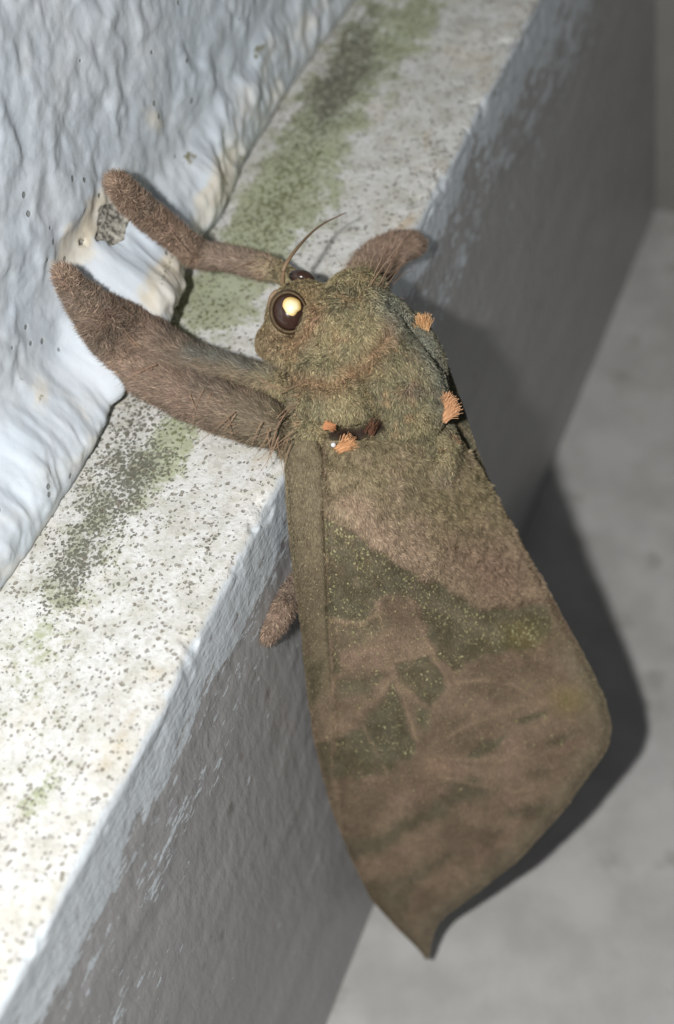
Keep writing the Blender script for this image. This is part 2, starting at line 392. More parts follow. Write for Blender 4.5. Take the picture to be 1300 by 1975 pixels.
# ------------------------------------------------------------------ moth
moth = bpy.data.objects.new('moth', None); C.objects.link(moth)
moth.location = tuple(at(np.array(690.), np.array(690.), np.array(.157)))
moth.empty_display_size = .01
moth['label'] = 'large furry olive-brown moth clinging to the ledge, wings hanging over the edge'
moth['category'] = 'moth'
MINV = -np.array(moth.location)
def own(o):                                          # keep world coordinates in the mesh, pivot at the moth
    me = o.data; co = np.empty(len(me.vertices) * 3, np.float32); me.vertices.foreach_get('co', co)
    me.vertices.foreach_set('co', (co.reshape(-1, 3) + MINV).astype(np.float32).ravel()); me.update(); return o
def part(name, V, F, mat, attrs=None, parent=None, shade=True):
    o = raw_mesh(name, np.asarray(V) + MINV, np.asarray(F), mat, attrs, parent or moth, shade); return o

def mat_attr(name, rough=.6, spec=.25, bump=None, sheen=0.0, bscale=2500):
    k = NT(name); a = k.attr('col').outputs['Color']; nrm = None; c = a
    if bump:
        n = k.noise(k.coords(), bscale, 3); nrm = k.bump(n, bump, .8)
    m = k.done(c, rough, nrm, spec)
    if sheen: k.b.inputs['Sheen Weight'].default_value = sheen; k.b.inputs['Sheen Roughness'].default_value = .5
    return m
def mat_plain(name, col, rough=.5, spec=.4, coat=0.0):
    k = NT(name); n = k.noise(k.coords(), 1500, 3)
    c = k.mix(n, tuple(np.array(col) * .75), tuple(np.minimum(np.array(col) * 1.25, .95)))
    m = k.done(c, rough, None, spec); k.b.inputs['Coat Weight'].default_value = coat; k.b.inputs['Coat Roughness'].default_value = .05
    return m
FUR = mat_attr('fur_scales', .62, .22)
SKIN = mat_attr('moth_skin', .7, .2, .00006)
WING = mat_attr('wing_membrane', .62, .22, .00010, bscale=5200)

def blades(name, P, N, D, L, W, col, parent, bend=.35, tipw=0.0, seg=2, mat=None):
    """fur: tapering blades rooted at P, leaning along D, broad side turned to N"""
    n = len(P); D = D / np.linalg.norm(D, axis=1, keepdims=True)
    S = np.cross(D, N); S /= np.linalg.norm(S, axis=1, keepdims=True) + 1e-12
    tw = rng.normal(0, .5, (n, 1)); S = S * np.cos(tw) + np.cross(D, S) * np.sin(tw)
    J = rng.normal(0, 1, (n, 3)); J -= D * (J * D).sum(1, keepdims=True)
    L = L[:, None]; W = W[:, None] * .5
    rows = []
    for k in range(seg + 1):
        f = k / seg
        c = P + D * L * f + (J * .16 - N * bend) * L * f * f
        w = W * (1 - f) ** .7 if k < seg else W * tipw
        rows.append((c, w))
    V = []; 
    for k, (c, w) in enumerate(rows):
        if k < seg or tipw > 0: V += [c - S * w, c + S * w]
        else: V += [c]
    nv = len(V); V = np.stack(V, 1).reshape(-1, 3)
    base = (np.arange(n) * nv)[:, None]; F = []
    for k in range(seg):
        a = 2 * k
        if k < seg - 1 or tipw > 0: F += [base + np.array([[a, a + 1, a + 3]]), base + np.array([[a, a + 3, a + 2]])]
        else: F += [base + np.array([[a, a + 1, a + 2]])]
    F = np.concatenate(F, 0)
    o = part(name, V, F, mat or FUR, {'col': np.repeat(col, nv, 0)}, parent)
    return o

# ---- body: head, thorax, abdomen and legs as one continuous surface
LEGS = {
 'fore_a': [(222, 350, 16), (240, 372, 23), (275, 405, 27), (320, 442, 28), (362, 478, 27), (385, 492, 25), (430, 496, 25), (480, 508, 25), (525, 518, 25), (572, 540, 22)],
 'fore_b': [(120, 528, 14), (142, 556, 26), (180, 600, 40), (225, 625, 46), (285, 655, 50), (345, 690, 44), (410, 712, 38), (470, 725, 34), (525, 740, 34), (575, 760, 30)],
 'mid_b': [(168, 622, 18), (215, 668, 32), (265, 712, 42), (325, 742, 50), (390, 770, 54), (455, 795, 54), (510, 815, 50), (556, 830, 40), (600, 830, 34)],
 'mid_c': [(800, 472, 18), (784, 474, 26), (756, 484, 35), (726, 506, 40), (706, 538, 42), (700, 575, 42)],
 'hind_d': [(515, 1220, 17), (524, 1203, 24), (541, 1173, 28), (560, 1143, 27), (590, 1105, 22), (640, 1050, 20)],
}
LT = {  # depth of the leg's axis below the sight line's surface hit (m of clearance at each end)
 'fore_a': np.array([.0010, .0014, .0018, .0028, .0058, .0075, .0085, .0090, .0090, .0090]),
 'fore_b': np.array([.0008, .0014, .0022, .0030, .0050, .0085, .0080, .0075, .0072, .0060]),
 'mid_b': np.array([.0012, .0020, .0032, .0060, .0062, .0056, .0050, .0046, .0046]),
 'mid_c': np.array([.0012, .0014, .0018, .0026, .0048, .0080]),
 'hind_d': np.array([.0008, .0010, .0013, .0016, .0020, .0030]),
}
skel = []                                            # dense leg axis: point, radius, tangent to tip, leg index
for li, (nm, pts) in enumerate(LEGS.items()):
    a = np.array(pts, float); t = tsurf(a[:, 0], a[:, 1]) - LT[nm]
    # keep the distance smooth along the leg
    if len(t) > 4:
        for _ in range(1): t[1:-1] = .25 * t[:-2] + .5 * t[1:-1] + .25 * t[2:]
    p = at(a[:, 0], a[:, 1], t); r = a[:, 2] * t / FPX * .86
    s = np.linspace(0, len(a) - 1, 16 * len(a)); i = np.minimum(s.astype(int), len(a) - 2); f = (s - i)[:, None]
    # Catmull-Rom
    pp = np.vstack([2 * p[0] - p[1], p, 2 * p[-1] - p[-2]])
    P0, P1, P2, P3 = pp[i], pp[i + 1], pp[i + 2], pp[i + 3]
    c = .5 * (2 * P1 + (P2 - P0) * f + (2 * P0 - 5 * P1 + 4 * P2 - P3) * f ** 2 + (3 * P1 - P0 - 3 * P2 + P3) * f ** 3)
    rr = r[i] * (1 - f[:, 0]) + r[i + 1] * f[:, 0]
    tg = np.gradient(c, axis=0); tg = -tg / np.linalg.norm(tg, axis=1, keepdims=True)
    skel.append((c, rr, tg))
ELL = [  # sketch x, y, distance, radii (sketch px: across, along, depth), tilt
 (690, 655, .1500, 120, 108, 95, 15), (735, 755, .1500, 132, 122, 100, 25), (790, 690, .1520, 62, 110, 80, -28),
 (640, 770, .1490, 84, 105, 88, -5), (615, 860, .1500, 66, 90, 70, 0), (560, 605, .1540, 46, 60, 60, 20), (592, 585, .1540, 48, 46, 55, 0),
 (532, 655, .1550, 36, 42, 48, 30), (560, 690, .1530, 46, 44, 60, 0), (770, 880, .1530, 118, 110, 85, 0), (720, 980, .1530, 96, 160, 60, -8), (770, 1160, .1640, 70, 170, 55, -6), (640, 850, .1510, 70, 70, 60, 0), (690,560,.1525,60,40,60,0)]
bm = bmesh.new()
RM = M.T                                              # camera axes in the world
def add_ell(cx, cy, t, ra, rb, rc, ang):
    s = t / FPX; c, sn = math.cos(math.radians(-ang)), math.sin(math.radians(-ang))
    rot = RM @ np.array([[c, -sn, 0], [sn, c, 0], [0, 0, 1]])
    mat = Matrix([list((rot * np.array([ra, rb, rc]) * s)[i]) + [float(at(np.array(float(cx)), np.array(float(cy)), np.array(t))[i])] for i in range(3)] + [[0, 0, 0, 1]])
    bmesh.ops.create_icosphere(bm, subdivisions=4, radius=1.0, matrix=mat)
for e in ELL: add_ell(*e)
for c, rr, tg in skel:
    for k in range(0, len(c), 2):
        bmesh.ops.create_icosphere(bm, subdivisions=2, radius=float(rr[k]), matrix=Matrix.Translation(Vector(c[k])))
tmp = bpy.data.meshes.new('tmp'); bm.to_mesh(tmp); bm.free()
to = bpy.data.objects.new('tmp', tmp); C.objects.link(to)
md = to.modifiers.new('r', 'REMESH'); md.mode = 'VOXEL'; md.voxel_size = .00024
ms = to.modifiers.new('s', 'SMOOTH'); ms.factor = .5; ms.iterations = 7
dg = bpy.context.evaluated_depsgraph_get()
bme = bpy.data.meshes.new_from_object(to.evaluated_get(dg)); bpy.data.objects.remove(to); bpy.data.meshes.remove(tmp)
nv = len(bme.vertices); BV = np.empty(nv * 3, np.float32); bme.vertices.foreach_get('co', BV); BV = BV.reshape(-1, 3).astype(float)
BN = np.empty(nv * 3, np.float32); bme.vertices.foreach_get('normal', BN); BN = BN.reshape(-1, 3).astype(float)
bme.calc_loop_triangles(); BT = np.empty(len(bme.loop_triangles) * 3, np.int32); bme.loop_triangles.foreach_get('vertices', BT); BT = BT.reshape(-1, 3)
bpy.data.meshes.remove(bme)
VIEW = lambda P: (CAM - P) / np.linalg.norm(CAM - P, axis=1, keepdims=True)
def nearest_leg(P):
    best = np.full(len(P), 1e9); tang = np.zeros((len(P), 3)); lid = np.full(len(P), -1); ss = np.zeros(len(P))
    for li, (c, rr, tg) in enumerate(skel):
        for k in range(0, len(c), 3):
            d = np.linalg.norm(P - c[k], axis=1) / rr[k]
            u = d < best; best[u] = d[u]; tang[u] = tg[k]; lid[u] = li; ss[u] = k / len(c)
    return best, tang, lid, ss
GROOVES = [([(694, 712), (706, 765), (733, 818)], 11, .0020), ([(640, 835), (690, 838), (728, 822)], 15, .0022), ([(566, 800), (600, 818), (640, 835)], 9, .0009),
           ([(556, 690), (562, 760), (552, 850)], 9, .0011), ([(575, 735), (640, 742), (700, 706), (752, 648)], 12, .0004),
           ([(752, 575), (805, 640), (850, 700), (876, 775)], 7, .0008), ([(628, 860), (622, 930), (626, 1010)], 7, .0008)]
front = (BN * VIEW(BV)).sum(1)
bx, by = proj(BV); disp = np.zeros(nv)
for poly, w, dep in GROOVES:
    disp -= dep * np.exp(-(segdist(bx, by, poly) / w) ** 2)
BV2 = BV + BN * (disp * smooth(0, .4, front))[:, None] + BN * (fbm(BV, 420, 91, 3) * .00014)[:, None]

def soften(c, k=.22, g=1.42):
    l = np.asarray(c) @ np.array([.3, .55, .15]); return (np.asarray(c) * (1 - k) + np.asarray(l)[..., None] * k) * g
OLIVE, OLIVE2, TAN, RUST = lin(126, 114, 79), lin(106, 98, 70), lin(132, 104, 68), lin(132, 94, 62)
LEG1, LEG2, GREYG, BEIGE = lin(129, 107, 89), lin(108, 95, 82), lin(100, 103, 92), lin(134, 118, 94)
def body_color(P):
    x, y = proj(P); n1 = fbm(P, 330, 95, 3); n2 = fbm(P, 900, 96, 3)
    d, tg, lid, ss = nearest_leg(P)
    c = mix(np.tile(OLIVE, (len(P), 1)), OLIVE2, smooth(-.25, .4, n1))
    c = mix(c, TAN, .6 * smooth(.1, .6, n2))
    c = mix(c, RUST, .5 * np.exp(-(segdist(x, y, [(575, 735), (640, 745), (700, 708), (750, 650), (752, 625)]) / 20) ** 2))
    c = mix(c, RUST, .6 * np.exp(-(segdist(x, y, [(610, 600), (590, 645), (560, 665)]) / 18) ** 2))
    c = mix(c, lin(120, 96, 60), .75 * blob(x, y, 585, 570, 34, 26)); c = mix(c, lin(116, 94, 66), .8 * blob(x, y, 525, 655, 38, 44))
    c = mix(c, GREYG, .8 * np.exp(-(segdist(x, y, [(752, 585), (810, 640), (850, 720), (872, 800)]) / 34) ** 2))
    c = mix(c, lin(92, 80, 68), .75 * blob(x, y, 795, 750, 20, 16))
    c = mix(c, BEIGE, .7 * smooth(850, 960, y))
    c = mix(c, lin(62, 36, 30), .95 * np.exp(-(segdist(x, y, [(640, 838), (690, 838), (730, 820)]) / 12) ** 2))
    leg = smooth(1.75, 1.3, d) * (1 - smooth(.78, .98, ss) * (np.isin(lid, [0, 1, 2, 3])))
    lc = mix(np.tile(LEG1, (len(P), 1)), LEG2, .65 * smooth(-.35, .4, n1)); lc = mix(lc, lin(112, 100, 74), .7 * smooth(.45, .8, ss) * np.isin(lid, [1, 2]))
    lc = mix(lc, lin(104, 106, 98), .75 * np.exp(-(segdist(x, y, [(372, 682), (440, 694), (520, 716)]) / 13) ** 2))
    lc = lc * (1.12 - .34 * smooth(.12, .5, ss) * np.isin(lid, [1, 2]))[:, None]
    return mix(c, lc, leg), leg, tg, lid, ss, x, y
colv = soften(body_color(BV2)[0], .2, .55)
body = part('body', BV2, BT, SKIN, {'col': colv})

# ---- fur of the body
def sample(V, F, n):
    a, b, c = V[F[:, 0]], V[F[:, 1]], V[F[:, 2]]
    cr = np.cross(b - a, c - a); ar = np.linalg.norm(cr, axis=1); ar = ar / ar.sum()
    k = rng.choice(len(F), n, p=ar); r1 = np.sqrt(rng.random(n)); r2 = rng.random(n)
    P = a[k] * (1 - r1)[:, None] + b[k] * (r1 * (1 - r2))[:, None] + c[k] * (r1 * r2)[:, None]
    N = cr[k] / np.linalg.norm(cr[k], axis=1, keepdims=True)
    return P, N, k
fn = np.cross(BV2[BT[:, 1]] - BV2[BT[:, 0]], BV2[BT[:, 2]] - BV2[BT[:, 0]]); fc = BV2[BT].mean(1)
ff = (fn * VIEW(fc)).sum(1) / (np.linalg.norm(fn, axis=1) + 1e-15)
fx, fy = proj(fc)
fsel = (fy < 985) | (fx < 600)
P, N, k = sample(BV2, BT[fsel], 360000)
keep = rng.random(len(P)) < np.where((N * VIEW(P)).sum(1) > -.25, 1.0, .30)
P, N = P[keep], N[keep]
col, leg, tg, lid, ss, x, y = body_color(P)
head = (x < 612) & (y < 720) & (leg < .5)
eye_clear = blob(x, y, 557, 602, 42, 46) > .60
hole = segdist(x, y, [(645, 838), (690, 838), (728, 822)]) < 13
keep = ~eye_clear & ~hole; P, N, col, leg, tg, lid, ss, x, y, head = [v[keep] for v in (P, N, col, leg, tg, lid, ss, x, y, head)]
down = at(np.array(760.), np.array(1200.), np.array(.158)) - at(np.array(690.), np.array(650.), np.array(.143)); down /= np.linalg.norm(down)
swirl = np.stack([fbm(P, 900, 101 + i, 2) for i in range(3)], -1); swirl -= N * (swirl * N).sum(1, keepdims=True)
D = down[None] * .8 + N * .75 + swirl * 1.0
D = mix(D, tg * .9 + N * .75 + swirl * .55, leg)
vw = VIEW(P); dv = (D * vw).sum(1); D -= vw * (np.clip(dv, 0, None) * .75 * leg)[:, None]
D += rng.normal(0, .22, D.shape)
L = np.where(leg > .5, .0012, .00056) * rng.uniform(.6, 1.35, len(P)); L[head] *= .75
L *= 1 - .5 * smooth(16, 6, segdist(x, y, [(556, 690), (562, 760), (552, 850)]))
gd = np.minimum(segdist(x, y, [(694, 712), (706, 765), (733, 818), (640, 835)]), segdist(x, y, [(752, 575), (805, 640), (850, 700), (876, 775)]))
L *= 1 - .6 * smooth(14, 4, gd)
W = rng.uniform(.00005, .00010, len(P)) * np.where(leg > .5, 1, 1.25)
col = soften(col, .20, 1.58) * np.clip(np.exp(rng.normal(0, .34, (len(P), 1))), .35, 2.2) * (1 + rng.normal(0, .03, (len(P), 3)))
fur = blades('fur', P, N, D, L, W, col, body); fur['kind'] = 'stuff'; fur['label'] = 'short olive and brown fur covering the body'

# ---- long bristles on legs and flanks
def bristles(specs, parent, name):
    Ps, Ds, Ls, Cs = [], [], [], []
    for (x0, y0, t0, x1, y1, t1, cnt, spread, colr) in specs:
        for _ in range(cnt):
            a = at(np.array(x0 + rng.normal(0, spread)), np.array(y0 + rng.normal(0, spread)), np.array(t0))
            b = at(np.array(x1 + rng.normal(0, spread * 1.8)), np.array(y1 + rng.normal(0, spread * 1.8)), np.array(t1))
            Ps.append(a); Ds.append(b - a); Ls.append(np.linalg.norm(b - a)); Cs.append(lin(*colr) * rng.uniform(.8, 1.25))
    Ps, Ds, Ls, Cs = map(np.array, (Ps, Ds, Ls, Cs))
    o = blades(name, Ps, VIEW(Ps), Ds, Ls, np.full(len(Ps), .00010), Cs, parent, bend=.06, seg=5, tipw=.15); o['kind'] = 'stuff'; return o
def ts1(x, y): return float(tsurf(np.array(float(x)), np.array(float(y))))
R1, R2 = (172, 142, 118), (148, 120, 98)
def br(x0, y0, c0, x1, y1, c1, n, s, col=R1): return (x0, y0, ts1(x0, y0) - c0, x1, y1, ts1(x1, y1) - c1, n, s, col)
spec = [br(365, 487, .0092, 312, 428, .0064, 1, 2), br(262, 612, .0084, 200, 565, .0052, 1, 2), br(285, 640, .0088, 225, 585, .0062, 1, 3), br(268, 672, .0080, 215, 628, .0050, 2, 4),
 br(300, 705, .0104, 235, 722, .0066, 3, 5, R2), br(400, 760, .0098, 372, 812, .0070, 3, 12, R2), br(460, 800, .0090, 420, 850, .0060, 4, 14, R2), br(520, 830, .0080, 500, 878, .0050, 8, 13, R2),
 br(545, 845, .0080, 528, 900, .0036, 9, 10, R2), br(505, 735, .0090, 545, 752, .0090, 3, 7, R2), br(550, 765, .0090, 600, 750, .0125, 2, 9, R2), br(530, 800, .0090, 575, 785, .0100, 3, 10, R2),
 br(300, 700, .0100, 250, 790, .0020, 1, 3), br(480, 505, .0120, 415, 515, .0090, 3, 9, R2)]
spec += [(690 + 5 * i, 572 - 2 * i, .1480, 728 + 6 * i, 476 + 2 * i, .1540 + .001 * (i % 3), 1, 7, (196, 164, 138)) for i in range(12)]
spec += [(705, 560, .1485, 790, 478, .1600, 4, 8, R1), (725, 560, .1490, 800, 510, .1600, 2, 7, R1), (672, 545, .1500, 682, 490, .1540, 3, 6, R1), (742, 580, .1485, 775, 575, .1500, 2, 4, R1)]
bristles(spec, body, 'bristles')['label'] = 'long reddish bristles on the legs'

# ---- tubes (antennae, palps, claws)
def tube(name, pts, mat, parent, ns=8, sub=10):
    a = np.array(pts, float); p = at(a[:, 0], a[:, 1], a[:, 2]); r = a[:, 3] * a[:, 2] / FPX
    pp = np.vstack([2 * p[0] - p[1], p, 2 * p[-1] - p[-2]]); s = np.linspace(0, len(a) - 1, sub * (len(a) - 1) + 1); i = np.minimum(s.astype(int), len(a) - 2); f = (s - i)[:, None]
    c = .5 * (2 * pp[i + 1] + (pp[i + 2] - pp[i]) * f + (2 * pp[i] - 5 * pp[i + 1] + 4 * pp[i + 2] - pp[i + 3]) * f ** 2 + (3 * pp[i + 1] - pp[i] - 3 * pp[i + 2] + pp[i + 3]) * f ** 3)
    rr = np.interp(s, np.arange(len(a)), r)
    tgt = np.gradient(c, axis=0); tgt /= np.linalg.norm(tgt, axis=1, keepdims=True)
    u = np.cross(tgt, [.3, .2, .9]); u /= np.linalg.norm(u, axis=1, keepdims=True); v = np.cross(tgt, u)
    an = np.linspace(0, 2 * math.pi, ns, endpoint=False)
    V = c[:, None] + (u[:, None] * np.cos(an)[None, :, None] + v[:, None] * np.sin(an)[None, :, None]) * rr[:, None, None]
    idx = np.arange(len(c) * ns).reshape(len(c), ns); j = np.roll(idx, -1, 1)
    F = np.stack([idx[:-1], j[:-1], j[1:], idx[1:]], -1).reshape(-1, 4)
    return part(name, V.reshape(-1, 3), F, mat, None, parent)
CHIT = mat_plain('antenna_chitin', lin(146, 122, 96), .5); DARK = mat_plain('claw_chitin', lin(48, 34, 28), .3)
tube('antenna', [(545, 545, .1500, 5), (549, 515, .1485, 4), (572, 480, .1500, 3.3), (604, 446, .1540, 2.4), (630, 428, .1565, 1.8), (668, 410, .1590, .9)], CHIT, moth)
tube('antenna', [(533, 562, .1520, 5), (522, 575, .1520, 4), (519, 600, .1530, 3.5), (520, 628, .1540, 3)], CHIT, moth)
for (x, y, dx, dy, cl) in ((222, 352, -6, 6, .0012), (122, 532, -10, 10, .0012), (516, 1216, -12, 0, .0010)):
    t = ts1(x, y) - cl; tt = ts1(x + dx * 1.3, y + dy * 1.3) - .0001
    for s in (-1, 1): tube('claw', [(x, y, t, 3.4), (x + dx * .7, y + dy * .2 + s * 4, t + .0003, 2.8), (x + dx * 1.25, y + dy * 1.1 + s * 5, min(tt, t + .0009), 1.0)], DARK, moth)

# ---- eyes
def ellipsoid(name, cx, cy, t, ra, rb, rc, ang, mat, parent, sub=4):
    global bm
    bm = bmesh.new(); add_ell(cx, cy, t, ra, rb, rc, ang); me = bpy.data.meshes.new(name); bm.to_mesh(me); bm.free()
    for p_ in me.polygons: p_.use_smooth = True
    me.materials.append(mat); o = bpy.data.objects.new(name, me); C.objects.link(o); own(o); o.parent = parent; return o
EYE = mat_plain('eye_cornea', lin(66, 47, 40), .22, .5, .3)
RIM = mat_attr('eye_rim_scales', .6, .25)
e1 = ellipsoid('eye', 557, 602, .1510, 31, 36, 26, -12, EYE, moth); e1['label'] = 'dark brown eye with painted golden eyeshine'
e2 = ellipsoid('eye', 582, 536, .1545, 26, 16, 24, 12, EYE, moth); e2['label'] = 'far dark eye peeking over the head'
# flash eyeshine painted in colour on a shallow irregular lens bedded on the cornea
GOLD = mat_attr('painted_eyeshine', .35, .5)
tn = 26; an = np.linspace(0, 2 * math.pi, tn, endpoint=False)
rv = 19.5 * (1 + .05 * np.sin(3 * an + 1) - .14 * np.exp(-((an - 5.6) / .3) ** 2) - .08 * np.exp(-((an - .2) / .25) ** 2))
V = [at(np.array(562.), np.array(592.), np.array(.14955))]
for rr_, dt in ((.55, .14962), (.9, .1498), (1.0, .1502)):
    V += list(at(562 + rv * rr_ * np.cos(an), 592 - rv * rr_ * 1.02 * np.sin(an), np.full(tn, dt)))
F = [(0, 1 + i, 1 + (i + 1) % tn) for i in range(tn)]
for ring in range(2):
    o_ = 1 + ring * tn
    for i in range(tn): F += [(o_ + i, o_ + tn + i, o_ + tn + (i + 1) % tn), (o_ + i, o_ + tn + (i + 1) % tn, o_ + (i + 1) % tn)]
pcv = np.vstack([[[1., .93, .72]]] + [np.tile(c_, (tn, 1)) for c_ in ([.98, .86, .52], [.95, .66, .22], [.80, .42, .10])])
part('eyeshine_patch', np.array(V), np.array(F), GOLD, {'col': pcv}, e1)

# ---- wings
KN = np.array([(548, 870, .1465), (560, 1080, .1495), (640, 1080, .1462), (640, 900, .1455), (592, 1340, .1630), (645, 1340, .1590), (640, 1560, .1755), (690, 1560, .1720), (710, 1730, .1850), (822, 1848, .1925),
 (760, 900, .1462), (800, 1000, .1492), (900, 900, .1545), (1000, 1050, .1615), (750, 1300, .1570), (950, 1250, .1610), (1100, 1210, .1665), (1180, 1420, .1740), (950, 1500, .1690), (800, 1600, .1735), (1000, 1660, .1800), (880, 790, .1535), (700, 800, .1470), (560, 780, .1480)])
def tps(kn):
    xy = kn[:, :2] / 1000; n = len(kn)
    def U(r2): return r2 * np.log(r2 + 1e-12)
    K = U(((xy[:, None] - xy[None]) ** 2).sum(-1)) + 2e-3 * np.eye(n)
    Pm = np.hstack([np.ones((n, 1)), xy]); A = np.block([[K, Pm], [Pm.T, np.zeros((3, 3))]])
    w = np.linalg.solve(A, np.concatenate([kn[:, 2], np.zeros(3)]))
    def f(x, y):
        q = np.stack([x, y], -1) / 1000; r2 = ((q[..., None, :] - xy) ** 2).sum(-1)
        return U(r2) @ w[:n] + w[n] + q @ w[n + 1:]
    return f
wing_t = tps(KN)
LY = np.array([(840, 556), (870, 548), (950, 550), (1080, 562), (1200, 578), (1340, 592), (1420, 604), (1500, 622), (1560, 640), (1640, 670), (1730, 712), (1790, 765), (1830, 805), (1850, 821)], float)
RY = np.array([(840, 880), (870, 905), (910, 930), (1040, 1000), (1130, 1052), (1210, 1098), (1280, 1136), (1340, 1165), (1400, 1181), (1440, 1175), (1480, 1147), (1560, 1090), (1660, 1000), (1720, 922), (1745, 890), (1768, 856), (1790, 840), (1815, 833), (1850, 827)], float)
FOLD = np.array([(840, 612), (880, 624), (1000, 624), (1200, 632), (1340, 640), (1500, 648), (1640, 664), (1850, 821)], float)
def sm(v, k=9):
    kk = np.hanning(k + 2)[1:-1]; kk /= kk.sum(); return np.convolve(np.pad(v, k // 2, 'edge'), kk, 'valid')
WB, WB2 = lin(123, 104, 83), lin(105, 89, 70)
DK, DK2, STRIP = lin(83, 76, 56), lin(90, 85, 65), lin(102, 91, 69)
DARKP = [  # olive patches of the pattern
 ([(626, 1000), (650, 1003), (700, 1038), (745, 1072), (800, 1115), (850, 1130), (905, 1165), (925, 1175), (990, 1170), (1035, 1160), (1062, 1180), (1062, 1220), (1030, 1245), (985, 1255), (930, 1262), (868, 1292), (838, 1258), (820, 1200), (795, 1160), (762, 1140), (725, 1160), (715, 1195), (660, 1200), (632, 1195)], 6, 1.0),
 ([(632, 1200), (690, 1205), (735, 1180), (745, 1215), (700, 1240), (655, 1260), (650, 1290), (636, 1290)], 10, .7),
 ([(636, 1260), (652, 1255), (655, 1298), (640, 1300)], 3, 1.0), ([(764, 1280), (832, 1262), (850, 1300), (862, 1330), (835, 1370), (812, 1345), (790, 1330), (770, 1315)], 6, .9),
 ([(762, 1312), (740, 1350), (705, 1385), (690, 1410), (640, 1425), (642, 1500), (690, 1500), (745, 1490), (770, 1470), (800, 1445), (788, 1400), (775, 1360)], 6, 1.0),
 ([(650, 1310), (690, 1308), (740, 1300), (710, 1335), (655, 1345)], 9, .6), ([(800, 1360), (830, 1370), (825, 1410), (805, 1400)], 7, .8),
 ([(655, 1625), (700, 1615), (760, 1590), (830, 1555), (850, 1530), (900, 1500), (925, 1505), (955, 1520), (900, 1545), (850, 1575), (790, 1610), (730, 1640), (672, 1660)], 9, .85),
 ([(695, 1700), (760, 1690), (830, 1655), (880, 1645), (840, 1680), (790, 1720), (790, 1790), (815, 1845), (770, 1800), (715, 1735)], 12, .75),
 ([(903, 1458), (930, 1430), (975, 1420), (960, 1440), (925, 1462)], 6, .75), ([(990, 1392), (1020, 1376), (1060, 1368), (1050, 1380), (1010, 1396)], 5, .7),
 ([(1052, 1428), (1080, 1416), (1110, 1410), (1085, 1432), (1060, 1440)], 5, .55), ([(1018, 1495), (1045, 1476), (1062, 1484), (1055, 1500)], 7, .45), ([(975, 1568), (1010, 1552), (1050, 1548), (1050, 1570), (985, 1580)], 9, .5),
 ([(592, 1290), (630, 1270), (618, 1310), (610, 1350), (595, 1360)], 6, .8), ([(604, 1425), (640, 1430), (645, 1500), (630, 1520)], 8, .8), ([(925, 1010), (960, 985), (975, 1000), (935, 1035)], 9, .6)]
VEINS = [([(728, 1165), (745, 1250), (765, 1300)], 2.5), ([(790, 1150), (822, 1230), (850, 1290), (868, 1320)], 3), ([(868, 1320), (930, 1312), (990, 1320), (1040, 1350)], 3.5), ([(645, 1290), (640, 1400), (650, 1540)], 4),
 ([(765, 1308), (730, 1345), (690, 1380)], 4), ([(700, 1400), (720, 1440), (745, 1490)], 4), ([(785, 1360), (800, 1420), (830, 1470)], 4), ([(592, 1432), (660, 1418)], 5), ([(640, 1195), (700, 1205), (735, 1180)], 4), ([(650, 1215), (655, 1300)], 4), ([(770, 1275), (830, 1262)], 2.5),
 ([(835, 1440), (900, 1400), (1000, 1360), (1075, 1355)], 4), ([(840, 1460), (960, 1470), (1100, 1450)], 4), ([(850, 1500), (1000, 1530), (1080, 1500)], 4)]
